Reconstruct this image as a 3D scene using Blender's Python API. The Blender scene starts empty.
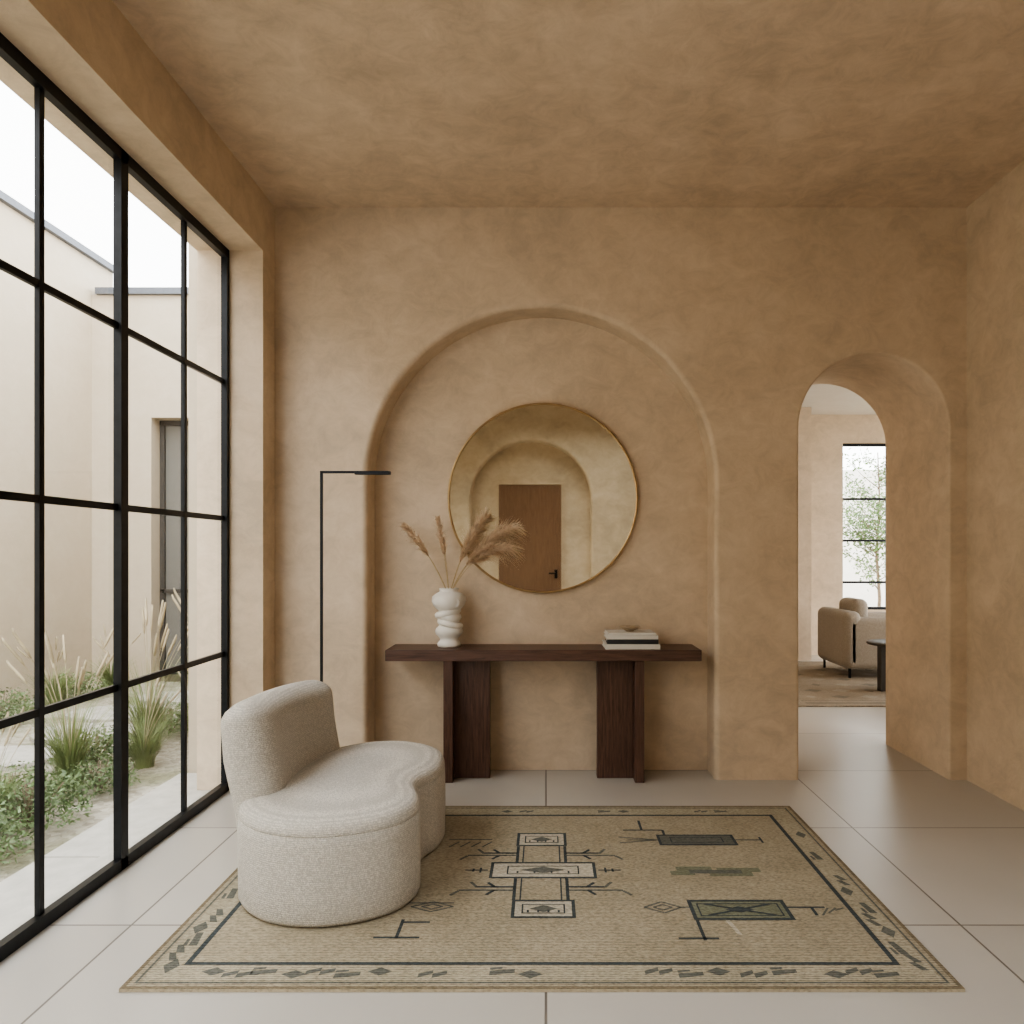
import bpy, bmesh, math, random
from math import sin, cos, pi, radians, sqrt
from mathutils import Vector, Matrix
random.seed(7)
scene = bpy.context.scene

# ------------------------------------------------------------------ materials
def new_mat(name):
    m = bpy.data.materials.new(name); m.use_nodes = True
    nt = m.node_tree
    return m, nt, nt.nodes["Principled BSDF"]
def N(nt, t, **kw):
    n = nt.nodes.new(t)
    for k, v in kw.items():
        if k in n.inputs: n.inputs[k].default_value = v
        else: setattr(n, k, v)
    return n
def coords(nt, scale=(1,1,1), rot=(0,0,0)):
    tc = N(nt, 'ShaderNodeTexCoord'); mp = N(nt, 'ShaderNodeMapping')
    mp.inputs['Scale'].default_value = scale; mp.inputs['Rotation'].default_value = rot
    nt.links.new(tc.outputs['Object'], mp.inputs['Vector'])
    return mp.outputs['Vector']
def ramp(nt, fac, stops):
    r = N(nt, 'ShaderNodeValToRGB'); e = r.color_ramp.elements
    while len(e) < len(stops): e.new(0.5)
    for i, (p, c) in enumerate(stops):
        e[i].position = p; e[i].color = (*c, 1)
    nt.links.new(fac, r.inputs['Fac']); return r.outputs['Color']
def bump(nt, bsdf, h, strength=.2, dist=.01):
    b = N(nt, 'ShaderNodeBump'); b.inputs['Strength'].default_value = strength
    b.inputs['Distance'].default_value = dist
    nt.links.new(h, b.inputs['Height']); nt.links.new(b.outputs['Normal'], bsdf.inputs['Normal'])
def simple(name, c, rough=.5, metal=0, noise=0, nscale=30, bstr=0, spec=None):
    m, nt, b = new_mat(name)
    b.inputs['Roughness'].default_value = rough; b.inputs['Metallic'].default_value = metal
    if spec is not None: b.inputs['Specular IOR Level'].default_value = spec
    v = coords(nt)
    n = N(nt, 'ShaderNodeTexNoise'); n.inputs['Scale'].default_value = nscale
    n.inputs['Detail'].default_value = 5
    nt.links.new(v, n.inputs['Vector'])
    lo = tuple(x*(1-noise) for x in c); hi = tuple(min(1, x*(1+noise)) for x in c)
    nt.links.new(ramp(nt, n.outputs['Fac'], [(.3, lo), (.7, hi)]), b.inputs['Base Color'])
    if bstr: bump(nt, b, n.outputs['Fac'], bstr, .01)
    return m
def plaster(name, c, var=.12, bs=.25):
    m, nt, b = new_mat(name)
    b.inputs['Roughness'].default_value = .75
    b.inputs['Specular IOR Level'].default_value = .25
    v = coords(nt, (1, 1, 1.25))
    n1 = N(nt, 'ShaderNodeTexNoise', Scale=1.6, Detail=9.0, Roughness=.66, Distortion=.35)
    n2 = N(nt, 'ShaderNodeTexNoise', Scale=7.0, Detail=9.0, Roughness=.74, Distortion=.7)
    n3 = N(nt, 'ShaderNodeTexNoise', Scale=60, Detail=4.0)
    for n in (n1, n2, n3): nt.links.new(v, n.inputs['Vector'])
    mx = N(nt, 'ShaderNodeMath', operation='MULTIPLY_ADD')
    mx.inputs[1].default_value = .5
    mul = N(nt, 'ShaderNodeMath', operation='MULTIPLY'); mul.inputs[1].default_value = .5
    nt.links.new(n2.outputs['Fac'], mul.inputs[0])
    nt.links.new(n1.outputs['Fac'], mx.inputs[0]); nt.links.new(mul.outputs[0], mx.inputs[2])
    d = tuple(x*(1-var*1.25) for x in c); l = tuple(min(1, x*(1+var)) for x in c)
    l = (l[0], l[1]*1.015, l[2]*1.04)
    nt.links.new(ramp(nt, mx.outputs[0], [(.38, d), (.5, c), (.62, l)]), b.inputs['Base Color'])
    ad = N(nt, 'ShaderNodeMath', operation='MULTIPLY_ADD'); ad.inputs[1].default_value = .12
    nt.links.new(n3.outputs['Fac'], ad.inputs[0]); nt.links.new(mx.outputs[0], ad.inputs[2])
    bump(nt, b, ad.outputs[0], bs, .02)
    return m
def wood(name, c1, c2, scale=(1, 1, 1), rough=.45):
    m, nt, b = new_mat(name); b.inputs['Roughness'].default_value = rough
    v = coords(nt, scale)
    n = N(nt, 'ShaderNodeTexNoise', Scale=6.0, Detail=7.0, Roughness=.65, Distortion=.6)
    nt.links.new(v, n.inputs['Vector'])
    nt.links.new(ramp(nt, n.outputs['Fac'], [(.3, c1), (.7, c2)]), b.inputs['Base Color'])
    bump(nt, b, n.outputs['Fac'], .12, .004)
    return m
def fabric(name, c, scale=220, bs=.7, var=.12):
    m, nt, b = new_mat(name); b.inputs['Roughness'].default_value = .95
    b.inputs['Specular IOR Level'].default_value = .15
    b.inputs['Sheen Weight'].default_value = .15
    v = coords(nt)
    vo = N(nt, 'ShaderNodeTexVoronoi', Scale=scale)
    no = N(nt, 'ShaderNodeTexNoise', Scale=scale*.5, Detail=4.0)
    wv = N(nt, 'ShaderNodeTexWave', wave_type='BANDS', bands_direction='Z'); wv.inputs['Scale'].default_value = scale*.22
    wv.inputs['Distortion'].default_value = 2.5; wv.inputs['Detail Scale'].default_value = 12
    nt.links.new(v, vo.inputs['Vector']); nt.links.new(v, no.inputs['Vector']); nt.links.new(v, wv.inputs['Vector'])
    s = N(nt, 'ShaderNodeMath', operation='SUBTRACT')
    nt.links.new(no.outputs['Fac'], s.inputs[0]); nt.links.new(vo.outputs['Distance'], s.inputs[1])
    s2 = N(nt, 'ShaderNodeMath', operation='MULTIPLY_ADD'); s2.inputs[1].default_value = .35
    nt.links.new(wv.outputs['Fac'], s2.inputs[0]); nt.links.new(s.outputs[0], s2.inputs[2])
    nt.links.new(ramp(nt, s2.outputs[0], [(0.05, tuple(x*(1-var*1.6) for x in c)), (.5, c)]), b.inputs['Base Color'])
    bump(nt, b, s2.outputs[0], bs, .004)
    return m

WALLC = (.65, .53, .40)
M_wall = plaster("tan_limewash_plaster", WALLC, .125)
M_ceil = plaster("tan_ceiling_plaster", (.65, .52, .39), .15)
M_ext = plaster("cream_exterior_stucco", (.53, .455, .355), .04)
M_white = plaster("offwhite_plaster", (.74, .70, .64), .03, .1)
M_black = simple("black_steel", (.012, .013, .015), .38, .6, .2)
M_brass = simple("aged_brass", (.50, .36, .20), .35, 1, .12, 12)
M_wal = wood("dark_walnut_lengthwise", (.045, .022, .015), (.16, .085, .06), (1, 14, 14), .42)
M_walv = wood("dark_walnut_upright", (.045, .022, .015), (.155, .082, .058), (14, 14, 1), .42)
M_door = wood("oak_door_wood", (.17, .095, .055), (.26, .15, .09), (14, 14, 1), .5)
M_boucle = fabric("cream_woven_fabric", (.74, .70, .635), 190, .7, .2)
M_sofa = fabric("beige_upholstery", (.42, .37, .31), 120, .3)
M_vase = simple("white_matte_ceramic", (.80, .77, .72), .55, 0, .03, 20, .05)
M_pamp, nt, b = new_mat("dried_pampas")
b.inputs['Roughness'].default_value = .9
b.inputs['Specular IOR Level'].default_value = .1
oi = N(nt, 'ShaderNodeTexNoise', Scale=40.0); nt.links.new(coords(nt), oi.inputs['Vector'])
pc = ramp(nt, oi.outputs['Fac'], [(.3, (.70, .55, .41)), (.7, (.92, .80, .65))])
nt.links.new(pc, b.inputs['Base Color'])
tl = N(nt, 'ShaderNodeBsdfTranslucent'); nt.links.new(pc, tl.inputs['Color'])
mxs = N(nt, 'ShaderNodeMixShader'); mxs.inputs[0].default_value = .45
nt.links.new(b.outputs[0], mxs.inputs[1]); nt.links.new(tl.outputs[0], mxs.inputs[2])
nt.links.new(mxs.outputs[0], nt.nodes['Material Output'].inputs[0])
M_stem = simple("dried_stem", (.50, .38, .22), .8, 0, .2, 40)
M_paper = simple("book_pages", (.78, .75, .68), .8, 0, .06, 200)
M_bookw = simple("book_cover_white", (.74, .72, .68), .5, 0, .02)
M_bookb = simple("book_cover_black", (.03, .03, .033), .5, 0, .1)
M_bowl = simple("sand_stoneware", (.42, .32, .22), .5, 0, .2, 30)
M_grass = simple("grass_blade_green", (.20, .25, .10), .7, 0, .4, 6)
M_grass2 = simple("grass_seed_head", (.45, .38, .26), .8, 0, .2, 10)
M_leaf = simple("shrub_leaf_green", (.14, .20, .085), .6, 0, .4, 8)
M_bark = simple("tree_bark", (.22, .17, .12), .9, 0, .3, 40, .4)
M_stone = simple("pale_paving_stone", (.47, .445, .40), .85, 0, .1, 12, .2)
M_dark = simple("dark_bronze_frame", (.06, .055, .05), .5, .3, .1)
M_coping = simple("grey_metal_coping", (.13, .14, .16), .5, .4, .1)

# mirror
M_mir, nt, b = new_mat("bronze_tinted_mirror")
b.inputs['Base Color'].default_value = (.74, .72, .62, 1); b.inputs['Metallic'].default_value = 1
b.inputs['Roughness'].default_value = .02
# clear glazing
M_glass = bpy.data.materials.new("clear_glazing"); M_glass.use_nodes = True
nt = M_glass.node_tree; nt.nodes.remove(nt.nodes["Principled BSDF"])
tr = N(nt, 'ShaderNodeBsdfTransparent'); gl = N(nt, 'ShaderNodeBsdfGlossy'); gl.inputs['Roughness'].default_value = .01
tr.inputs['Color'].default_value = (.97, .98, .97, 1)
fr = N(nt, 'ShaderNodeFresnel', IOR=1.35); mx = N(nt, 'ShaderNodeMixShader')
nt.links.new(fr.outputs[0], mx.inputs[0]); nt.links.new(tr.outputs[0], mx.inputs[1]); nt.links.new(gl.outputs[0], mx.inputs[2])
nt.links.new(mx.outputs[0], nt.nodes['Material Output'].inputs[0])
M_dglass = simple("dark_window_glass", (.17, .165, .15), .15, 0, .05)

# floor tiles
M_floor, nt, b = new_mat("pale_limestone_tile")
tc = N(nt, 'ShaderNodeTexCoord'); sp = N(nt, 'ShaderNodeSeparateXYZ'); cb = N(nt, 'ShaderNodeCombineXYZ')
nt.links.new(tc.outputs['Object'], sp.inputs[0])
ax = N(nt, 'ShaderNodeMath', operation='ADD'); ax.inputs[1].default_value = .16
nt.links.new(sp.outputs['Y'], ax.inputs[0])
ay = N(nt, 'ShaderNodeMath', operation='ADD'); ay.inputs[1].default_value = 15.0
nt.links.new(sp.outputs['X'], ay.inputs[0])
nt.links.new(ax.outputs[0], cb.inputs['X']); nt.links.new(ay.outputs[0], cb.inputs['Y'])
br = N(nt, 'ShaderNodeTexBrick', offset=.0, offset_frequency=2)
for k, v in {'Scale': 1.0, 'Mortar Size': .0045, 'Mortar Smooth': .2, 'Bias': 0.0, 'Brick Width': .97, 'Row Height': 1.5}.items():
    br.inputs[k].default_value = v
br.inputs['Color1'].default_value = (.485, .455, .415, 1); br.inputs['Color2'].default_value = (.535, .505, .462, 1)
br.inputs['Mortar'].default_value = (.18, .16, .14, 1)
nt.links.new(cb.outputs[0], br.inputs['Vector'])
no = N(nt, 'ShaderNodeTexNoise', Scale=1.8, Detail=3.0, Roughness=.5); nt.links.new(tc.outputs['Object'], no.inputs['Vector'])
mm = N(nt, 'ShaderNodeMix', data_type='RGBA', blend_type='MULTIPLY'); mm.inputs[0].default_value = 1
nt.links.new(br.outputs['Color'], mm.inputs[6])
nt.links.new(ramp(nt, no.outputs['Fac'], [(.25, (.94, .94, .94)), (.75, (1, 1, 1))]), mm.inputs[7])
nt.links.new(mm.outputs[2], b.inputs['Base Color'])
b.inputs['Roughness'].default_value = .33
bp = N(nt, 'ShaderNodeBump'); bp.invert = True; bp.inputs['Strength'].default_value = .3; bp.inputs['Distance'].default_value = .004
nt.links.new(br.outputs['Fac'], bp.inputs['Height']); nt.links.new(bp.outputs[0], b.inputs['Normal'])

# gravel / soil
M_soil, nt, b = new_mat("gravel_soil"); b.inputs['Roughness'].default_value = .95
v = coords(nt); vo = N(nt, 'ShaderNodeTexVoronoi', Scale=28.0); no = N(nt, 'ShaderNodeTexNoise', Scale=1.6, Detail=6.0)
nt.links.new(v, vo.inputs['Vector']); nt.links.new(v, no.inputs['Vector'])
mm = N(nt, 'ShaderNodeMix', data_type='RGBA', blend_type='MULTIPLY'); mm.inputs[0].default_value = .8
nt.links.new(ramp(nt, no.outputs['Fac'], [(.36, (.27, .26, .17)), (.52, (.48, .44, .36))]), mm.inputs[6])
bw = N(nt, 'ShaderNodeSeparateColor'); nt.links.new(vo.outputs['Color'], bw.inputs[0])
nt.links.new(ramp(nt, bw.outputs[0], [(0, (.55, .53, .50)), (1, (1, 1, 1))]), mm.inputs[7])
nt.links.new(mm.outputs[2], b.inputs['Base Color'])
bump(nt, b, vo.outputs['Distance'], .6, .02)

# woven rug
def rugmat(name, c):
    m, nt, b = new_mat(name); b.inputs['Roughness'].default_value = 1
    b.inputs['Specular IOR Level'].default_value = .1
    v = coords(nt)
    w = N(nt, 'ShaderNodeTexWave', wave_type='BANDS', bands_direction='Y'); w.inputs['Scale'].default_value = 30
    w.inputs['Distortion'].default_value = 1.2; w.inputs['Detail Scale'].default_value = 8; w.inputs['Detail'].default_value = 2
    v2 = coords(nt, (1, 2.2, 1))
    n = N(nt, 'ShaderNodeTexNoise', Scale=70.0, Detail=3.0); n2 = N(nt, 'ShaderNodeTexNoise', Scale=3.0, Detail=5.0)
    nt.links.new(v, w.inputs['Vector']); nt.links.new(v2, n.inputs['Vector']); nt.links.new(v, n2.inputs['Vector'])
    a = N(nt, 'ShaderNodeMath', operation='MULTIPLY_ADD'); a.inputs[1].default_value = .35
    nt.links.new(w.outputs['Fac'], a.inputs[0]); nt.links.new(n.outputs['Fac'], a.inputs[2])
    mm = N(nt, 'ShaderNodeMix', data_type='RGBA', blend_type='MULTIPLY'); mm.inputs[0].default_value = 1
    nt.links.new(ramp(nt, a.outputs[0], [(.35, tuple(x*.5 for x in c)), (.85, tuple(min(1, x*1.22) for x in c))]), mm.inputs[6])
    nt.links.new(ramp(nt, n2.outputs['Fac'], [(.35, (.86, .86, .84)), (.65, (1, 1, 1))]), mm.inputs[7])
    nt.links.new(mm.outputs[2], b.inputs['Base Color'])
    bump(nt, b, a.outputs[0], .9, .006)
    return m
R_base = rugmat("rug_jute_weave", (.42, .365, .27))
R_dark = rugmat("rug_charcoal_weave", (.085, .097, .10))
R_light = rugmat("rug_ivory_weave", (.55, .50, .41))
R_green = rugmat("rug_sage_weave", (.24, .245, .175))
R_grey = rugmat("rug_faded_grey_weave", (.175, .175, .155))
R_edge = rugmat("rug_binding", (.26, .215, .15))
R_band = rugmat("rug_border_weave", (.46, .41, .31))

# ------------------------------------------------------------------ mesh builder
class MB:
    def __init__(s): s.v = []; s.f = []; s.m = []; s.s = []
    def add(s, vs, fs, mat=0, smooth=False):
        o = len(s.v); s.v += [tuple(p) for p in vs]
        for f in fs: s.f.append([i+o for i in f]); s.m.append(mat); s.s.append(smooth)
    def box(s, x0, x1, y0, y1, z0, z1, mat=0):
        s.add([(x0,y0,z0),(x1,y0,z0),(x1,y1,z0),(x0,y1,z0),(x0,y0,z1),(x1,y0,z1),(x1,y1,z1),(x0,y1,z1)],
              [(0,3,2,1),(4,5,6,7),(0,1,5,4),(1,2,6,5),(2,3,7,6),(3,0,4,7)], mat)
    def rings(s, rs, mat=0, smooth=True, cap0=True, cap1=True, closed=True):
        n = len(rs[0]); vs = [p for r in rs for p in r]; fs = []
        for i in range(len(rs)-1):
            for j in range(n if closed else n-1):
                k = (j+1) % n
                fs.append((i*n+j, i*n+k, (i+1)*n+k, (i+1)*n+j))
        if cap0: fs.append(tuple(range(n-1, -1, -1)))
        if cap1: fs.append(tuple(range((len(rs)-1)*n, len(rs)*n)))
        s.add(vs, fs, mat, smooth)
    def lathe(s, prof, cx, cy, n=40, mat=0, cap0=True, cap1=True, fn=None):
        rs = []
        for r, z in prof:
            ring = []
            for j in range(n):
                a = 2*pi*j/n; rr = r*(fn(a, z) if fn else 1)
                ring.append((cx+rr*cos(a), cy+rr*sin(a), z))
            rs.append(ring)
        s.rings(rs, mat, True, cap0, cap1)
    def tube(s, pts, r, n=8, mat=0):
        pts = [Vector(p) for p in pts]; rs = []
        for i, p in enumerate(pts):
            t = (pts[min(i+1, len(pts)-1)]-pts[max(i-1, 0)]).normalized()
            u = t.cross(Vector((0, 0, 1)))
            if u.length < .05: u = t.cross(Vector((0, 1, 0)))
            u.normalize(); w = u.cross(t)
            rr = r(i/(len(pts)-1)) if callable(r) else r
            rs.append([tuple(p+rr*(cos(2*pi*j/n)*u+sin(2*pi*j/n)*w)) for j in range(n)])
        s.rings(rs, mat, True)
    def torus(s, c, R, r, mtx=Matrix(), n=32, k=12, mat=0):
        rs = []
        c = Vector(c)
        for i in range(n+1):
            a = 2*pi*i/n
            rs.append([tuple(c+mtx@Vector(((R+r*cos(2*pi*j/k))*cos(a), (R+r*cos(2*pi*j/k))*sin(a), r*sin(2*pi*j/k)))) for j in range(k)])
        s.rings(rs, mat, True, False, False)
    def make(s, name, mats, bevel=0, seg=2, recalc=True, parent=None, subsurf=0):
        me = bpy.data.meshes.new(name); me.from_pydata(s.v, [], s.f)
        for m in mats: me.materials.append(m)
        for p, mi, sm in zip(me.polygons, s.m, s.s): p.material_index = mi; p.use_smooth = sm
        if recalc:
            bm = bmesh.new(); bm.from_mesh(me); bmesh.ops.recalc_face_normals(bm, faces=bm.faces); bm.to_mesh(me); bm.free()
        ob = bpy.data.objects.new(name, me); scene.collection.objects.link(ob)
        if bevel:
            md = ob.modifiers.new("bevel", 'BEVEL'); md.width = bevel; md.segments = seg; md.limit_method = 'ANGLE'; md.angle_limit = radians(50)
        if subsurf:
            md = ob.modifiers.new("sub", 'SUBSURF'); md.levels = subsurf; md.render_levels = subsurf
        if parent: ob.parent = parent
        return ob
def boxobj(name, x0, x1, y0, y1, z0, z1, mat, bevel=0):
    mb = MB(); mb.box(x0, x1, y0, y1, z0, z1); return mb.make(name, [mat], bevel)

# ------------------------------------------------------------------ room shell
XL, XR, YB, YR, ZC = -1.605, 2.49, 4.5, -1.2, 3.39
GX = -1.825           # window frame reference plane
YJ = 4.31             # window jamb
ZH = 3.06             # window head

def arch(cx, w, zs, o, n=48):
    r = w+o
    pts = [(cx-r, 0.0)]
    for i in range(n+1):
        a = pi-pi*i/n; pts.append((cx+r*cos(a), zs+r*sin(a)))
    pts.append((cx+r, 0.0))
    return pts
def arch_wall(name, x0, x1, ztop, y, dy, arches, mats, ythick):
    mb = MB()
    poly = [(x0, 0)]
    for cx, w, zs, dep, thr, r in arches: poly += arch(cx, w, zs, r)
    poly += [(x1, 0), (x1, ztop), (x0, ztop)]
    mb.add([(a, y, z) for a, z in poly], [tuple(range(len(poly)))])
    for cx, w, zs, dep, thr, r in arches:
        rs = []
        for k in range(9):
            a = pi/2*k/8
            rs.append([(px, y+dy*r*(1-cos(a)), pz) for px, pz in arch(cx, w, zs, r*(1-sin(a)))])
        mid = 6
        for k in range(1, mid+1):
            d = r+(dep-(r if thr else 0)-r)*k/mid
            rs.append([(px, y+dy*d, pz) for px, pz in arch(cx, w, zs, 0)])
        if thr:
            for k in range(1, 9):
                a = pi/2*k/8
                rs.append([(px, y+dy*(dep-r+r*sin(a)), pz) for px, pz in arch(cx, w, zs, r*(1-cos(a)))])
        n = len(rs[0]); vs = [p for q in rs for p in q]
        fs = [(i*n+j, i*n+j+1, (i+1)*n+j+1, (i+1)*n+j) for i in range(len(rs)-1) for j in range(n-1)]
        mb.add(vs, fs, 0, True)
        if not thr:
            p = arch(cx, w, zs, 0); mb.add([(a, y+dy*dep, z) for a, z in p], [tuple(range(len(p)))])
    poly = [(x0, 0)]
    for cx, w, zs, dep, thr, r in arches:
        if thr: poly += arch(cx, w, zs, r)
    poly += [(x1, 0), (x1, ztop), (x0, ztop)]
    yb = y+dy*ythick
    mb.add([(a, yb, z) for a, z in poly], [tuple(range(len(poly)))])
    mb.add([(x0,y,0),(x0,yb,0),(x0,yb,ztop),(x0,y,ztop)], [(0,1,2,3)])
    mb.add([(x1,y,0),(x1,yb,0),(x1,yb,ztop),(x1,y,ztop)], [(0,1,2,3)])
    mb.add([(x0,y,ztop),(x1,y,ztop),(x1,yb,ztop),(x0,yb,ztop)], [(0,1,2,3)])
    return mb.make(name, mats, recalc=False)

TW = .85
NCX, NW, NTOP, ND = -.03, 1.030, 2.80, .21
DCX, DW, DTOP = 1.942, .445, 2.53
arch_wall("wall_back", XL-.375, XR, ZC+.15, YB, 1,
          [(NCX, NW, NTOP-NW, ND, False, .030), (DCX, DW, DTOP-DW, TW, True, .014)], [M_wall], TW)
arch_wall("wall_rear", XL-.375, XR, ZC+.15, YR, -1,
          [(-.21, .84, 2.90-.84, .2, False, .035)], [M_wall], .35)
mb = MB()
mb.box(XL-.375, XL, YR, YB, ZH, ZC+.15)
mb.box(XL-.375, XL, YJ, YB, 0, ZH)
mb.box(XL-.375, XL, YR, YR+.3, 0, ZH)
mb.make("wall_left", [M_wall])
boxobj("wall_right", XR, XR+.2, YR-.35, YB, 0, ZC+.15, M_wall)
# ceiling with an out-of-view skylight added to brighten the interior
SX0, SX1, SY0, SY1 = -.5, 1.7, -.85, 1.1
mb = MB()
for a in ((XL-.375, XR+.2, SY1, YB), (XL-.375, XR+.2, YR-.35, SY0), (XL-.375, SX0, SY0, SY1), (SX1, XR+.2, SY0, SY1)):
    mb.box(*a, ZC, ZC+.14)
mb.make("ceiling", [M_ceil])
mb = MB()
for i in range(4):
    x = SX0+(SX1-SX0)*i/3; x = min(max(x, SX0+.02), SX1-.02); mb.box(x-.02, x+.02, SY0, SY1, ZC+.08, ZC+.12)
for i in range(2):
    y = (SY0+.02, SY1-.02)[i]; mb.box(SX0, SX1, y-.02, y+.02, ZC+.08, ZC+.12)
mb.add([(SX0, SY0, ZC+.1), (SX1, SY0, ZC+.1), (SX1, SY1, ZC+.1), (SX0, SY1, ZC+.1)], [(0,1,2,3)], 1)
mb.make("added_skylight", [M_black, M_glass], recalc=False)
FX1, FY1, FZC = 6.3, 9.96, 3.15
mb = MB(); mb.box(-1.90, FX1+.2, YR-.35, FY1+.2, -.12, 0); mb.make("floor", [M_floor])
boxobj("trim_1", XL-.375, -1.90, YR-.35, YB, -.12, -.001, M_stone)

# far room
mb = MB()
wx0, wx1, wz0, wz1 = 3.89, 4.75, .59, 2.78
mb.box(1.1, wx0, FY1, FY1+.25, 0, FZC+.2); mb.box(wx1, FX1+.2, FY1, FY1+.25, 0, FZC+.2)
mb.box(wx0, wx1, FY1, FY1+.25, 0, wz0); mb.box(wx0, wx1, FY1, FY1+.25, wz1, FZC+.2)
mb.box(3.0, 3.30, 9.45, FY1, 0, FZC)
mb.make("wall_far_room", [M_wall])
boxobj("wall_far_room_left", .9, 1.1, YB+TW, FY1+.25, 0, FZC+.2, M_wall)
mb = MB()
mb.box(FX1, FX1+.2, YB+TW, 5.8, 0, FZC+.2); mb.box(FX1, FX1+.2, 9.4, FY1, 0, FZC+.2)
mb.box(FX1, FX1+.2, 5.8, 9.4, 2.9, FZC+.2); mb.box(FX1, FX1+.2, 5.8, 9.4, 0, .1)  # large unseen side opening, added to let daylight into the far room
mb.make("wall_far_room_right", [M_wall])
boxobj("wall_far_room_near", XR+.2, FX1+.2, YB+TW-.2, YB+TW, 0, FZC+.2, M_wall)
boxobj("ceiling_far_room", .9, FX1+.2, YB+TW, FY1+.25, FZC, FZC+.2, M_white)

def window(name, x, ys, zs, thick, bw, d, axis='x', thickset=()):
    mb = MB()
    def bar(a0, a1, z0, z1, dd):
        if axis == 'x': mb.box(x-d, x-d+dd, a0, a1, z0, z1, 0)
        else: mb.box(a0, a1, x+d-dd, x+d, z0, z1, 0)
    for i, a in enumerate(ys):
        tk = i in thickset; t = thick if tk else bw
        lo, hi = a-t/2, a+t/2; dd = d if tk else d*.55
        if i == 0: lo, hi, dd = a, a+thick*.6, d
        if i == len(ys)-1: lo, hi, dd = a-thick*.6, a, d
        bar(lo, hi, zs[0], zs[-1], dd)
    for i, z in enumerate(zs):
        t = bw; lo, hi = z-t/2, z+t/2; dd = d*.5
        if i == 0: lo, hi, dd = z, z+thick*.9, d
        if i == len(zs)-1: lo, hi, dd = z-thick*.9, z, d
        bar(ys[0]+.01, ys[-1]-.01, lo, hi, dd)
    g = d*.8
    if axis == 'x': mb.add([(x-g, ys[0], zs[0]), (x-g, ys[-1], zs[0]), (x-g, ys[-1], zs[-1]), (x-g, ys[0], zs[-1])], [(0,1,2,3)], 1)
    else: mb.add([(ys[0], x+g, zs[0]), (ys[-1], x+g, zs[0]), (ys[-1], x+g, zs[-1]), (ys[0], x+g, zs[-1])], [(0,1,2,3)], 1)
    return mb.make(name, [M_black, M_glass])
ys = [-.9, -.50, .04, .57, 1.10, 1.64, 2.17, 2.73, 3.24, 3.82, YJ]
window("window_1", GX+.03, ys, [0.0, .775, 1.54, 2.31, ZH], .055, .028, .034, 'x', {2, 4, 6, 8})
window("window_2", FY1+.06, [wx0, wx0+.62, wx1], [wz0, .95, 1.5, 2.05, wz1], .04, .03, .05, 'y')

# ------------------------------------------------------------------ console table
tb = bpy.data.objects.new("console_table", None); scene.collection.objects.link(tb)
mb = MB(); mb.box(-.935, .905, 4.415, 4.705, .715, .78); mb.make("tabletop", [M_wal], .004, parent=tb)
for nm, a, b_, c, d_ in (("leg_1", -.600, -.545, -.545, -.335), ("leg_2", .520, .575, .305, .520)):
    mb = MB(); mb.box(a, b_, 4.44, 4.69, 0, .716); mb.make(nm+"_blade", [M_walv], .003, parent=tb)
    mb = MB(); mb.box(c, d_, 4.535, 4.60, 0, .716); mb.make(nm+"_panel", [M_walv], .003, parent=tb)

# ------------------------------------------------------------------ mirror
mb = MB(); MC = (-.02, 1.682); R = .587; MY = YB+ND
def disc_ring(r, y, n=128): return [(MC[0]+r*cos(2*pi*j/n), y, MC[1]+r*sin(2*pi*j/n)) for j in range(n)]
mb.rings([disc_ring(R, MY-.002), disc_ring(R, MY-.030), disc_ring(R-.003, MY-.034), disc_ring(R-.012, MY-.034), disc_ring(R-.013, MY-.024)], 0, True, True, False)
mb.add(disc_ring(R-.0125, MY-.024), [tuple(range(128))], 1)
mb.make("round_wall_mirror", [M_brass, M_mir])

# ------------------------------------------------------------------ floor lamp
mb = MB(); LX, LY, LZ = -1.205, 4.08, 1.785
mb.lathe([(.0, 0), (.125, 0), (.128, .004), (.128, .014), (.122, .018), (.012, .019)], LX, LY, 48)
mb.box(LX-.007, LX+.007, LY-.007, LY+.007, .015, LZ)
mb.box(LX-.007, LX+.36, LY-.007, LY+.007, LZ-.013, LZ)
mb.box(LX+.18, LX+.37, LY-.016, LY+.016, LZ-.020, LZ-.002)
mb.make("floor_lamp", [M_black], .0015)

# ------------------------------------------------------------------ sculptural chair
def catmull(pts, sub=8, closed=True):
    out = []; n = len(pts)
    rng = range(n) if closed else range(n-1)
    for i in rng:
        g = (lambda k: Vector(pts[k % n])) if closed else (lambda k: Vector(pts[max(0, min(n-1, k))]))
        p0, p1, p2, p3 = g(i-1), g(i), g(i+1), g(i+2)
        for k in range(sub):
            t = k/sub
            out.append(.5*((2*p1)+(-p0+p2)*t+(2*p0-5*p1+4*p2-p3)*t*t+(-p0+3*p1-3*p2+p3)*t**3))
    if not closed: out.append(Vector(pts[-1]))
    return out
CH = bpy.data.objects.new("curved_lounge_chair", None); scene.collection.objects.link(CH)
plan = [(-.86,2.69),(-.70,2.715),(-.565,2.80),(-.500,2.93),(-.505,3.06),(-.54,3.18),(-.53,3.30),(-.485,3.42),(-.475,3.58),(-.53,3.77),
        (-.70,3.90),(-.90,3.89),(-1.07,3.73),(-1.14,3.52),(-1.18,3.3),(-1.205,3.1),(-1.175,2.90),(-1.035,2.745)]
ol = catmull(plan, 8)
n = len(ol); nrm = []
for i in range(n):
    t = (ol[(i+1) % n]-ol[i-1]).normalized(); nrm.append(Vector((-t.y, t.x)))
cen = Vector((-.84, 3.28))
def ring(inset, z, sc=1, dip=0):
    out = []
    for p, q in zip(ol, nrm):
        w = p+q*inset; w = cen+(w-cen)*sc; out.append((w.x, w.y, z))
    return out
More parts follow.
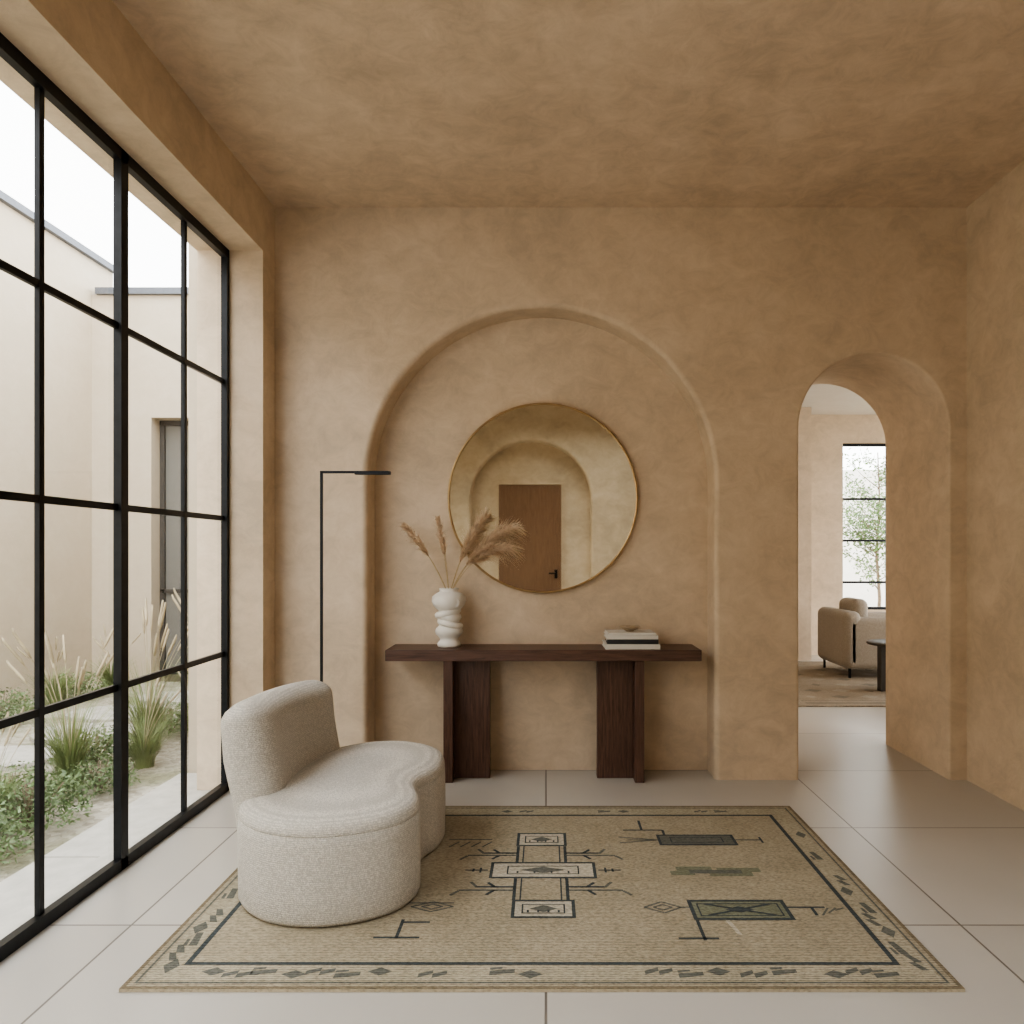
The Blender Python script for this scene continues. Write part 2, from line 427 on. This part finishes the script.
rs = [ring(.03, .013), ring(.008, .018), ring(0, .035), ring(-.001, .12), ring(-.001, .22), ring(0, .30), ring(.001, .334), ring(.0035, .3365),
      ring(.001, .339), ring(.002, .350), ring(.006, .364), ring(.015, .376), ring(.032, .386), ring(.07, .394)]
for sc, z in ((.85, .399), (.65, .402), (.45, .404), (.25, .405), (.06, .405)): rs.append(ring(.07, z, sc))
mb = MB(); mb.rings(rs); mb.make("seat", [M_boucle], parent=CH)
cl = catmull([(-1.125,2.965),(-1.165,3.12),(-1.175,3.30),(-1.165,3.48),(-1.13,3.64),(-1.065,3.79)], 10, False)
L = [0]
for i in range(1, len(cl)): L.append(L[-1]+(cl[i]-cl[i-1]).length)
T = L[-1]; HW = .108
def at(s):
    for i in range(1, len(cl)):
        if L[i] >= s:
            t = (s-L[i-1])/(L[i]-L[i-1]); return cl[i-1].lerp(cl[i], t), (cl[i]-cl[i-1]).normalized()
    return cl[-1], (cl[-1]-cl[-2]).normalized()
ss = []
for k in range(13): ss.append(HW*(1-cos(pi/2*k/12)))
for k in range(1, 24): ss.append(HW+(T-2*HW)*k/24)
for k in range(13): ss.append(T-HW+HW*sin(pi/2*k/12))
rs = []
for s_ in ss:
    p, t = at(min(max(s_, 1e-5), T)); nn = Vector((t.y, -t.x))
    e = min(s_, T-s_); 
    f = 1 if e >= HW else sqrt(max(0, 1-((HW-e)/HW)**2))
    f = max(f, .02)
    hw = HW*f; fr = s_/T
    top = (.745-.025*fr) - .055*(1-f)
    rr = hw
    pr = []
    z0 = .03
    for z in (z0, .12, .22, .32, .42, .52, top-rr*.75-.03): pr.append((hw, z))
    for k in range(0, 11):
        a = pi*k/10; pr.append((hw*cos(a), top-rr*.75+rr*.75*sin(a)))
    for z in (top-rr*.75-.03, .52, .42, .32, .22, .12, z0): pr.append((-hw, z))
    rg = []
    for o, z in pr:
        lean = -.055*max(0, (z-.1)/.65)**1.3
        thin = 1-.08*max(0, (z-.45)/.3)
        w = p+nn*(o*thin+lean+ (.03 if z < .3 else .03*max(0, 1-(z-.3)/.2)))
        rg.append((w.x, w.y, z))
    rs.append(rg)
mb = MB(); mb.rings(rs); mb.make("backrest", [M_boucle], parent=CH)

# ------------------------------------------------------------------ rug
RX0, RX1, RY0, RY1, RZ = -1.31, 1.285, 2.33, 4.01, .010
mb = MB(); mb.box(RX0, RX1, RY0, RY1, .0005, RZ, 0)
lay = [RZ+.0006]
def poly(pts, m):
    z = lay[0]; mb.add([(x, y, z) for x, y in pts], [tuple(range(len(pts)))], m)
def rect(x0, x1, y0, y1, m, dz=0):
    z = lay[0]+dz; mb.add([(x0,y0,z),(x1,y0,z),(x1,y1,z),(x0,y1,z)], [(0,1,2,3)], m)
def frame(x0, x1, y0, y1, t, m, dz=0):
    rect(x0, x1, y0, y0+t, m, dz); rect(x0, x1, y1-t, y1, m, dz)
    rect(x0, x0+t, y0+t, y1-t, m, dz); rect(x1-t, x1, y0+t, y1-t, m, dz)
def line(x0, y0, x1, y1, t, m, dz=0):
    d = Vector((x1-x0, y1-y0)).normalized(); q = Vector((-d.y, d.x))*t/2
    z = lay[0]+dz
    mb.add([(x0+q.x,y0+q.y,z),(x0-q.x,y0-q.y,z),(x1-q.x,y1-q.y,z),(x1+q.x,y1+q.y,z)], [(0,1,2,3)], m)
D, LT, G, GY, E = 1, 2, 3, 4, 5
frame(RX0, RX1, RY0, RY1, .014, E)
frame(RX0+.030, RX1-.030, RY0+.030, RY1-.030, .008, GY)
frame(RX0+.045, RX1-.045, RY0+.045, RY1-.045, .085, 6)
frame(RX0+.135, RX1-.135, RY0+.135, RY1-.135, .018, D)
def marks(cx, cy, vert, k, s=1.0):
    def tr(px, py): return (cx-py*s, cy+px*s) if vert else (cx+px*s, cy+py*s)
    shapes = ([[(-.040,0),(0,.024),(.040,0),(0,-.024)]],
              [[(-.045,-.020),(0,.004),(.0,.024),(-.045,.004)], [(0,-.022),(.045,.000),(.045,.020),(0,.004)]],
              [[(-.04,-.022),(.04,-.007),(.04,.014),(-.04,.004)], [(-.04,.010),(.0,.016),(.0,.026),(-.04,.022)]])
    for sh in shapes[k % 3]: poly([tr(*p) for p in sh], GY)
lay[0] = RZ+.0014
yf = RY0+.088
for i, x in enumerate((-1.06,-.98,-.90,-.80,-.72,-.63,-.53,-.36,-.14,-.05,.36,.46,.55,.66,.76,.92,1.0,1.08)): marks(x, yf+.008*(-1)**i, False, i, 1.0)
for i, y in enumerate((2.46,2.54,2.63,2.71,2.80,2.98,3.08)): marks(RX0+.088+.01*(-1)**i, y, True, i, 1.1)
for i, y in enumerate((2.48,2.57,2.68,2.77,2.86,3.0,3.1,3.35,3.6)): marks(RX1-.088+.01*(-1)**i, y, True, i+1, 1.05)
for i, x in enumerate((-.2,-.1,.3,.4,.8,.9)): marks(x, RY1-.088, False, i, .8)
lay[0] = RZ+.0010
def block(x0, x1, y0, y1, inner=LT, X=True, t=.013):
    rect(x0, x1, y0, y1, inner); frame(x0, x1, y0, y1, t, D, .0005)
    w, h = x1-x0, y1-y0
    frame(x0+w*.16, x1-w*.16, y0+h*.24, y1-h*.24, .006, D, .0005)
    if X:
        cx, cy = (x0+x1)/2, (y0+y1)/2
        poly([(cx-w*.22, cy), (cx, cy-h*.2), (cx+w*.22, cy), (cx, cy+h*.2)], GY if inner != GY else D)
        mb.v[-4:] = [(a, b2, c2+.0008) for a, b2, c2 in mb.v[-4:]]
        for k in range(4):
            xx = x0+w*(.26+.16*k); line(xx, cy-h*.20, xx, cy-h*.08, .008, D, .0009)
block(-.135, .095, 3.46, 3.62); block(-.235, .21, 3.12, 3.28); block(-.13, .11, 2.78, 2.925)
for u in (-.125, .085):
    line(u, 3.28, u, 3.46, .013, D); line(u, 2.925, u, 3.12, .013, D)
for u in (-.10, .06):
    line(u, 3.28, u, 3.46, .006, D); line(u, 2.925, u, 3.12, .006, D)
for sg, ux in ((-1, -.125), (1, .085)):
    for vv, s2 in ((3.38, 1), (3.355, -1), (3.04, 1), (3.01, -1)):
        x1 = ux+sg*(.15 if s2 > 0 else .22)
        line(ux, vv, x1, vv, .013, D if s2 > 0 else GY)
        line(x1, vv-.005, x1+sg*.03, vv+.045*s2, .013, GY)
        line(ux+sg*.08, vv, ux+sg*.11, vv+.04*s2, .013, D)
    for k in range(3):
        xx = (-.235 if sg < 0 else .21)+sg*(.04+.03*k)
        line(xx-sg*.03, 3.20, xx, 3.20, .010, D); line(xx, 3.175+.01*k, xx, 3.225-.01*k, .009, D)
block(.52, .88, 3.47, 3.60, GY, False)
line(.88, 3.535, 1.0, 3.535, .010, D); line(1.0, 3.50, 1.0, 3.57, .010, D)
line(.37, 3.66, .56, 3.66, .012, D); line(.46, 3.66, .46, 3.79, .012, D); line(.56, 3.66, .56, 3.60, .012, D)
line(.34, 3.57, .52, 3.535, .010, GY); line(.34, 3.50, .52, 3.535, .010, GY); line(.38, 3.535, .52, 3.535, .01, GY)
lay[0] = RZ+.0012
for a, b2, c2, d2, m in ((.52,.62,3.15,3.19,G),(.55,.70,3.19,3.235,G),(.68,.86,3.14,3.18,G),(.72,.90,3.18,3.22,G),(.60,.82,3.165,3.20,GY)):
    rect(a, b2, c2, d2, m); lay[0] += .0001
lay[0] = RZ+.0010
rect(.54, .91, 2.765, 2.925, G); frame(.54, .91, 2.765, 2.925, .015, D, .0005)
frame(.57, .88, 2.795, 2.895, .006, D, .0006)
line(.60, 2.80, .85, 2.89, .012, D, .0009); line(.60, 2.89, .85, 2.80, .012, D, .0011)
poly([(.67, 2.845), (.725, 2.82), (.78, 2.845), (.725, 2.87)], D); mb.v[-4:] = [(a, b2, c2+.0014) for a, b2, c2 in mb.v[-4:]]
line(.91, 2.865, 1.05, 2.865, .012, D); line(1.0, 2.80, 1.0, 2.865, .012, D)
for k in range(3): line(1.02+.03*k, 2.80+.02*k, 1.06+.03*k, 2.86, .008, GY)
def diamond(cx, cy, w, h, m):
    line(cx-w, cy, cx, cy+h, .009, m); line(cx, cy+h, cx+w, cy, .009, m); line(cx+w, cy, cx, cy-h, .009, m); line(cx, cy-h, cx-w, cy, .009, m)
diamond(.44, 2.865, .07, .045, GY); diamond(.44, 2.865, .035, .022, GY)
line(.50, 2.865, .54, 2.865, .01, GY)
line(.55, 2.62, .55, 2.765, .012, D); line(.46, 2.635, .60, 2.635, .012, D); line(.66, 2.765, .68, 2.66, .016, LT)
line(-.52, 2.64, -.52, 2.77, .012, D); line(-.60, 2.64, -.44, 2.64, .012, D); line(-.52, 2.75, -.42, 2.75, .012, D)
diamond(-.43, 2.87, .08, .04, GY); diamond(-.43, 2.87, .04, .02, GY); line(-.56, 2.90, -.35, 2.90, .009, GY)
for k in range(4): line(-.44+.05*k, 3.45, -.40+.05*k, 3.51, .009, GY)
line(-.45, 3.54, -.25, 3.54, .010, GY)
block(-.80, -.62, 2.80, 2.92, GY, False)
mb.make("area_rug", [R_base, R_dark, R_light, R_green, R_grey, R_edge, R_band], recalc=False)

# ------------------------------------------------------------------ vase with pampas
VX, VY, VZ = -.583, 4.57, .781
mb = MB()
prof = [(.0,0),(.060,0),(.068,.004),(.070,.018),(.062,.030),(.052,.040),(.052,.052),(.062,.064),(.074,.076),(.080,.092),(.076,.110),(.064,.122),
        (.055,.134),(.056,.146),(.068,.160),(.078,.176),(.074,.192),(.062,.204),(.062,.216),(.080,.230),(.096,.250),(.102,.276),(.096,.302),(.080,.318),(.062,.328),
        (.054,.334),(.057,.344),(.058,.350),(.053,.352),(.046,.346),(.042,.325),(.040,.26),(.0,.25)]
def vf(a, z):
    h = z-VZ
    return 1+.06*sin(2*a+h*22)*min(1, h/.06)*(1 if h < .31 else .2)
mb.lathe([(r, VZ+z) for r, z in prof], VX, VY, 56, 0, False, False, vf)
mb.torus((VX+.008, VY-.006, VZ+.140), .060, .019, Matrix.Rotation(radians(14), 3, 'Y'), 40, 14)
mb.torus((VX-.006, VY-.004, VZ+.205), .060, .021, Matrix.Rotation(radians(-15), 3, 'Y'), 40, 14)
for sx, h in ((-.045, .275), (.045, .268)):
    mb.torus((VX+sx, VY-.070, VZ+h), .020, .012, Matrix.Rotation(radians(90), 3, 'X')@Matrix.Rotation(radians(20*(1 if sx > 0 else -1)), 3, 'Y'), 24, 10)
vs = mb.make("sculptural_vase", [M_vase])
mb = MB()
def plume(tip, plen, dens, rad, sag=.05):
    a = Vector((VX, VY, VZ+.30)); tp = Vector(tip)
    mid = a.lerp(tp, .55)+Vector(((tp.x-a.x)*-.12, 0, sag)); pts = []
    for k in range(25):
        t = k/24; pts.append((1-t)**2*a+2*t*(1-t)*mid+t*t*tp)
    mb.tube(pts, lambda t: .0024*(1-.6*t), 6, 1)
    for i in range(dens):
        t = 1-plen*random.random()**.9
        p = (1-t)**2*a+2*t*(1-t)*mid+t*t*tp
        d = (2*(1-t)*(mid-a)+2*t*(tp-mid)).normalized()
        f = (1-t)/plen
        prof_ = (sin(pi*min(1, .12+f*.85))**.8)
        ln = rad*(.35+1.0*random.random())*(.35+prof_)
        rv = Vector((random.gauss(0,1), random.gauss(0,.6), random.gauss(0,1))); rv = (rv-rv.dot(d)*d).normalized()
        e1 = p+(d*.75+rv*.5)*ln*.55
        e2 = p+(d*1.05+rv*random.uniform(.5, 1.1))*ln+Vector((0,0,-.38*ln))
        w = d.cross(rv).normalized()*random.uniform(.0009, .0018)
        mb.add([p-w, p+w, e1+w*1.2, e1-w*1.2, e2], [(0,1,2,3),(3,2,4)], 0)
plume((-.845, 4.52, 1.505), .52, 460, .052)
plume((-.77, 4.46, 1.42), .36, 180, .040)
plume((-.645, 4.53, 1.55), .54, 480, .050)
plume((-.60, 4.44, 1.43), .34, 160, .034)
plume((-.355, 4.53, 1.57), .62, 650, .072, .07)
plume((-.42, 4.47, 1.46), .55, 350, .060)
plume((-.185, 4.50, 1.495), .66, 800, .078, .13)
plume((-.21, 4.44, 1.37), .60, 550, .072, .15)
plume((-.33, 4.46, 1.38), .55, 450, .066, .09)
pp = mb.make("pampas_grass", [M_pamp, M_stem], recalc=False)

# ------------------------------------------------------------------ books and bowl
mb = MB()
def book(cx, cy, w, d, z, h, mc, rot):
    c, s = cos(rot), sin(rot)
    def bx(x0, x1, y0, y1, z0, z1, m):
        o = len(mb.v); mb.box(x0, x1, y0, y1, z0, z1, m)
        mb.v[o:] = [(cx+x*c-y*s, cy+x*s+y*c, zz) for x, y, zz in mb.v[o:]]
    bx(-w/2, w/2, -d/2, d/2, z, z+.004, mc); bx(-w/2, w/2, -d/2, d/2, z+h-.004, z+h, mc)
    bx(-w/2, w/2, -d/2, -d/2+.004, z+.004, z+h-.004, mc)
    bx(-w/2+.005, w/2-.005, -d/2+.004, d/2-.006, z+.004, z+h-.004, 2)
book(.505, 4.55, .320, .235, .781, .030, 0, .02)
book(.51, 4.55, .300, .225, .812, .026, 1, -.03)
book(.505, 4.55, .300, .220, .839, .022, 0, .01)
book(.50, 4.545, .28, .205, .862, .014, 0, .04)
mb.make("book_stack", [M_bookw, M_bookb, M_paper], .001)
mb = MB()
BZ = .877
mb.lathe([(.0, BZ), (.022, BZ), (.026, BZ+.004), (.045, BZ+.014), (.060, BZ+.026), (.063, BZ+.030), (.060, BZ+.030), (.042, BZ+.018), (.018, BZ+.009), (.0, BZ+.008)], .50, 4.54, 40, 0, False, False)
mb.make("small_bowl", [M_bowl])

# ------------------------------------------------------------------ rear door (seen in mirror)
dr = bpy.data.objects.new("door_1", None); scene.collection.objects.link(dr)
mb = MB(); yd = YR-.2
mb.box(-.665, .215, yd+.005, yd+.05, .005, 2.30)
mb.make("leaf", [M_door], .003, parent=dr)
mb = MB()
for x0, x1, z0, z1 in ((-.685,-.667,0,2.32),(.217,.235,0,2.32),(-.667,.217,2.302,2.32)): mb.box(x0, x1, yd+.002, yd+.06, z0, z1)
mb.make("jamb", [M_wall], .003, parent=dr)
mb = MB(); mb.box(.12, .16, yd+.05, yd+.06, .98, 1.10); mb.box(.04, .14, yd+.085, yd+.10, 1.04, 1.06); mb.box(.12, .14, yd+.06, yd+.10, 1.04, 1.06)
mb.make("handle", [M_black], .002, parent=dr)

# ------------------------------------------------------------------ far room furniture
def rbox(mb, x0, x1, y0, y1, z0, z1, r=.05, mat=0):
    rs = []; seg = 6
    def ringat(ins, z):
        o = []; rr = max(r-ins, .002)
        for (cx, cy, a0) in ((x1-r, y1-r, 0), (x0+r, y1-r, pi/2), (x0+r, y0+r, pi), (x1-r, y0+r, 1.5*pi)):
            for k in range(seg+1):
                a = a0+pi/2*k/seg; o.append((cx+rr*cos(a), cy+rr*sin(a), z))
        return o
    for k in range(seg+1):
        a = pi/2*k/seg; rs.append(ringat(r*(1-sin(a)), z0+r*(1-cos(a))))
    for k in range(seg+1):
        a = pi/2*k/seg; rs.append(ringat(r*(1-cos(a)), z1-r+r*sin(a)))
    mb.rings(rs, mat)
ac = bpy.data.objects.new("armchair", None); scene.collection.objects.link(ac)
ax0, ay0 = 3.16, 8.0
def part(nm, *a, r=.05, mat=M_sofa):
    mb = MB(); rbox(mb, *a, r=r); return mb.make(nm, [mat], parent=ac)
part("frame", ax0+.02, ax0+.88, ay0+.02, ay0+.83, .12, .34)
part("near_arm", ax0, ax0+.88, ay0, ay0+.16, .11, .66, r=.07)
part("far_arm", ax0, ax0+.88, ay0+.69, ay0+.85, .11, .66, r=.07)
part("back", ax0-.02, ax0+.18, ay0, ay0+.85, .11, .72, r=.08)
part("seat_cushion", ax0+.18, ax0+.90, ay0+.165, ay0+.685, .34, .48, r=.06)
part("back_pillow", ax0+.15, ax0+.34, ay0+.2, ay0+.65, .48, .84, r=.08)
mb = MB()
for x in (ax0+.05, ax0+.80):
    for y in (ay0+.05, ay0+.78): mb.box(x, x+.022, y, y+.022, .0145, .125)
mb.make("legs", [M_black], parent=ac)
mb = MB(); sx, sy = 3.37, 7.35
mb.lathe([(0, .455), (.24, .455), (.25, .46), (.25, .475), (.245, .48), (0, .48)], sx, sy, 48, 0, False, False)
for k in range(3):
    a = pi+2*pi*k/3+.25; c, s = cos(a), sin(a)
    pts = []
    for r_, t_ in ((.06, .03), (.17, .03), (.17, -.03), (.06, -.03)): pts.append((sx+r_*c-t_*s, sy+r_*s+t_*c))
    mb.rings([[(x, y, .0145) for x, y in pts], [(x, y, .456) for x, y in pts]], 0, False)
mb.make("round_side_table", [M_dark])
mb = MB(); mb.box(2.2, 5.4, 6.62, 9.3, .0005, .012, 0)
for a, b_ in [(6.70, 6.76), (6.84, 6.86), (9.09, 9.10), (9.16, 9.20)]: mb.box(2.3, 5.3, a, b_, .0121, .0125, 1)
for r_ in range(7):
    for c_ in range(11):
        cx, cy = 2.45+.27*c_+(.13 if r_ % 2 else 0), 7.02+.32*r_
        w_ = .09 if (r_+c_) % 3 else .05
        mb.add([(cx-w_, cy, .0128), (cx, cy-.08, .0128), (cx+w_, cy, .0128), (cx, cy+.08, .0128)], [(0,1,2,3)], 1 if (r_+c_) % 2 else 2)
mb.make("far_room_rug", [rugmat("rug_brown_weave", (.40, .335, .26)), rugmat("rug_soft_brown_weave", (.29, .25, .20)), rugmat("rug_soft_beige_weave", (.46, .40, .32))])

# ------------------------------------------------------------------ courtyard
boxobj("ground", -14, 16, -6, 26, -.30, -.125, M_soil)
WX = -4.9; PY = 8.2; BX = -2.26
mb = MB(); mb.box(WX+.005, BX-.005, -5, PY-.005, -.125, -.05); mb.make("courtyard_gravel_bed", [M_soil])
mb = MB()
for y0, y1 in ((-3, -.6), (-.59, 1.4), (1.41, 3.4), (3.41, 4.70)): mb.box(BX, -1.985, y0, y1, -.125, -.015)
mb.make("terrace_paving", [M_stone], .005)
boxobj("courtyard_wall_side", WX-.3, WX, -6, 8.6, -.2, 4.50, M_ext)
boxobj("coping_side", WX-.34, WX+.05, -6, 8.6, 4.501, 4.57, M_coping)
mb = MB()
dx0, dx1, dz = -4.26, -3.50, 2.80
mb.box(WX, dx0, PY, PY+.4, -.2, 4.12); mb.box(dx1, XL-.39, PY, PY+.4, -.2, 4.12); mb.box(dx0, dx1, PY, PY+.4, dz, 4.12)
mb.box(dx0, dx1, PY+.38, PY+.4, -.2, dz)
mb.make("courtyard_wall_end", [M_ext])
boxobj("coping_end", WX+.06, XL-.40, PY-.05, PY+.44, 4.121, 4.19, M_coping)
mb = MB()
mb.box(dx0+.05, dx1, PY+.22, PY+.24, 0, dz-.05, 1)
for x in (dx0, (dx0+dx1)/2, dx1-.05): mb.box(x, x+.05, PY+.18, PY+.26, 0, dz)
mb.box(dx0, dx1, PY+.18, PY+.26, dz-.05, dz); mb.box(dx0, dx1, PY+.18, PY+.26, 0.9, .94); mb.box(dx0, dx1, PY+.18, PY+.26, 0, .05)
mb.make("door_2", [M_dark, M_dglass])
boxobj("exterior_pier", -2.22, -1.985, 4.72, 5.0, -.12, 4.6, M_ext)
boxobj("exterior_wall_house", XL-.38, .9, YB+TW, PY-.01, -.1, 4.1, M_ext)

# stepping stones
mb = MB()
for cx, cy, r in ((-3.55,4.4,.33),(-3.68,5.1,.34),(-3.5,5.8,.33),(-3.68,6.5,.34),(-3.5,7.2,.32),(-3.65,3.7,.33),(-3.5,3.0,.33)):
    pts = []
    for k in range(14):
        a = 2*pi*k/14; q = r*(1+random.uniform(-.1, .1)); pts.append((cx+q*1.15*cos(a), cy+q*.85*sin(a)))
    mb.rings([[(x, y, -.05) for x, y in pts], [(x, y, -.02) for x, y in pts], [(cx+(x-cx)*.94, cy+(y-cy)*.94, -.01) for x, y in pts]], 0, False)
mb.make("stepping_stones", [M_stone])

def grass(n, h, spread, heads, seed):
    random.seed(seed); mb = MB()
    for i in range(n):
        a = random.uniform(0, 2*pi); r0 = random.random()*.07; hh = h*random.uniform(.55, 1.05)
        lean = spread*random.uniform(.2, 1); d = Vector((cos(a), sin(a), 0)); w = Vector((-sin(a), cos(a), 0))*random.uniform(.002, .0045)
        p0 = d*r0; K = 5; vs = []
        for k in range(K+1):
            t = k/K; p = p0+d*lean*t**1.8+Vector((0, 0, .002+hh*(t-.28*t**3*lean/ max(spread,.01))))
            ww = w*(1-t*.95); vs += [p-ww, p+ww]
        mb.add(vs, [(2*k, 2*k+1, 2*k+3, 2*k+2) for k in range(K)], 0)
    for i in range(heads):
        a = random.uniform(0, 2*pi); d = Vector((cos(a), sin(a), 0)); hh = h*random.uniform(1.1, 1.45); lean = spread*random.uniform(.3, .8)
        pts = [d*lean*(k/8)**2+Vector((0, 0, .004+hh*k/8)) for k in range(9)]
        mb.tube(pts, .0018, 4, 1); 
        mb.tube([pts[7]*.7+pts[6]*.3, pts[7], pts[8], pts[8]*1.03], lambda t: .003+.006*sin(pi*min(.95, t+.05)), 5, 1)
    return mb.make("ornamental_grass", [M_grass, M_grass2], recalc=False)
def shrub(n, r, h, seed):
    random.seed(seed); mb = MB()
    for i in range(14):
        a = random.uniform(0, 2*pi); q = r*.7*random.random()
        mb.tube([(0, 0, .004), (q*.5*cos(a), q*.5*sin(a), h*.4), (q*cos(a), q*sin(a), h*.8)], .004, 5, 1)
    for i in range(n):
        a = random.uniform(0, 2*pi); el = random.uniform(-.1, 1); q = (random.random()**.35)
        p = Vector((r*q*cos(a)*sqrt(max(0, 1-el*el*.8)), r*q*sin(a)*sqrt(max(0, 1-el*el*.8)), h*(.17+.8*abs(el)*q)))
        u = Vector((random.gauss(0,1), random.gauss(0,1), random.gauss(0,.6))).normalized()
        w = u.cross(Vector((random.gauss(0,1), random.gauss(0,1), 1))).normalized()
        s = random.uniform(.010, .022)
        mb.add([p, p+u*s+w*s*.4, p+u*s*2, p+u*s-w*s*.4], [(0,1,2,3)], 0)
    return mb.make("green_shrub", [M_leaf, M_bark], recalc=False)
def place(ob, spots):
    x, y, z, s, r = spots[0]; ob.location = (x, y, z); ob.scale = (s,)*3; ob.rotation_euler = (0, 0, r)
    for x, y, z, s, r in spots[1:]:
        o = bpy.data.objects.new(ob.name, ob.data); scene.collection.objects.link(o)
        o.location = (x, y, z); o.scale = (s,)*3; o.rotation_euler = (0, 0, r)
Z0 = -.05
place(grass(300, .62, .42, 14, 1), [(-2.80,5.35,Z0,1.15,0),(-2.70,6.2,Z0,1.2,1),(-2.85,4.55,Z0,1.05,2),(-2.72,7.0,Z0,1.15,3),(-3.05,7.60,Z0,1.0,.5),(-2.75,3.75,Z0,.7,4)])
place(grass(320, .45, .38, 5, 2), [(-4.40,5.6,Z0,1.0,2),(-4.40,4.5,Z0,1.0,3),(-4.40,6.8,Z0,1.0,4),(-2.62,4.95,Z0,.9,.2),(-2.62,5.75,Z0,.9,1.2),(-2.62,6.6,Z0,.9,.9),(-4.35,7.6,Z0,1.0,1)])
place(shrub(1700, .30, .30, 3), [(-2.62,3.85,Z0,.95,0),(-2.60,3.38,Z0,.9,1),(-4.45,5.05,Z0,.9,3),(-4.45,3.9,Z0,1.0,1),(-2.95,4.98,Z0,.85,4),(-2.62,2.90,Z0,.95,2),(-4.45,6.2,Z0,.95,5),(-2.90,5.87,Z0,.8,3),(-2.60,4.42,Z0,.7,3),(-2.92,4.15,Z0,.8,5),(-2.6,2.4,Z0,.9,0),(-4.45,7.2,Z0,.9,2)])

# outside far window
boxobj("garden_boundary_wall", 0, 16, 19, 19.3, -.2, 3.4, M_white)
random.seed(5); mb = MB(); tx, ty = 5.50, 12.6
mb.tube([(tx,ty,-.13),(tx+.03,ty,.6),(tx-.02,ty,1.3),(tx+.03,ty,2.2),(tx,ty,3.0)], lambda t: .035*(1-.75*t), 8, 1)
for i in range(50):
    z = random.uniform(.7, 2.8); a = random.uniform(0, 2*pi); l = random.uniform(.35, .75)*(1.15-abs(z-1.6)/2.4)
    e = Vector((tx+l*cos(a), ty+l*sin(a), z+l*.75)); s0 = Vector((tx, ty, z)); md = s0.lerp(e, .5)+Vector((0,0,-.03))
    mb.tube([s0, md, e], lambda t: .008*(1-.7*t), 5, 1)
    for k in range(70):
        p = s0.lerp(e, random.uniform(.25, 1.08))+Vector((random.gauss(0,.07), random.gauss(0,.07), random.gauss(0,.07)))
        u = Vector((random.gauss(0,1), random.gauss(0,1), random.gauss(0,1))).normalized(); w = u.orthogonal().normalized(); s = .034
        mb.add([p, p+u*s+w*s*.5, p+u*s*2, p+u*s-w*s*.5], [(0,1,2,3)], 0)
mb.make("young_tree", [simple("tree_leaf_green", (.11, .18, .05), .6, 0, .3, 6), M_bark], recalc=False)

# ------------------------------------------------------------------ light
w = bpy.data.worlds.new("overcast_sky"); scene.world = w; w.use_nodes = True; nt = w.node_tree
bg = nt.nodes['Background']
tc = N(nt, 'ShaderNodeTexCoord'); no = N(nt, 'ShaderNodeTexNoise', Scale=1.6, Detail=6.0, Roughness=.55)
nt.links.new(tc.outputs['Generated'], no.inputs['Vector'])
nt.links.new(ramp(nt, no.outputs['Fac'], [(.35, (.86, .93, 1.0)), (.6, (1, .985, .96))]), bg.inputs['Color'])
bg.inputs['Strength'].default_value = 2.6
def portal(loc, rot, sx, sy):
    l = bpy.data.lights.new("window_portal", 'AREA'); l.shape = 'RECTANGLE'; l.size = sx; l.size_y = sy; l.cycles.is_portal = True
    o = bpy.data.objects.new("window_portal", l); scene.collection.objects.link(o); o.location = loc; o.rotation_euler = rot
portal((GX-.12, (YJ-.9)/2, ZH/2), (0, radians(-90), 0), ZH, YJ+.9)
portal(((SX0+SX1)/2, (SY0+SY1)/2, ZC+.16), (0, 0, 0), SX1-SX0, SY1-SY0)  # over the added skylight
portal((FX1+.25, 7.6, 1.5), (0, radians(90), 0), 2.8, 3.6)  # over the added far-room side opening

# ------------------------------------------------------------------ camera
cam = bpy.data.cameras.new("camera"); co = bpy.data.objects.new("camera", cam); scene.collection.objects.link(co)
co.location = (0, 0, 1.35); co.rotation_euler = (radians(90), 0, 0)
cam.sensor_width = 36; cam.lens = 760/1024*36
cam.shift_x = -34/1024; cam.shift_y = 40/1024; cam.clip_start = .05
scene.camera = co
scene.view_settings.view_transform = 'AgX'
scene.view_settings.look = 'AgX - Medium High Contrast'
scene.view_settings.exposure = 1.5
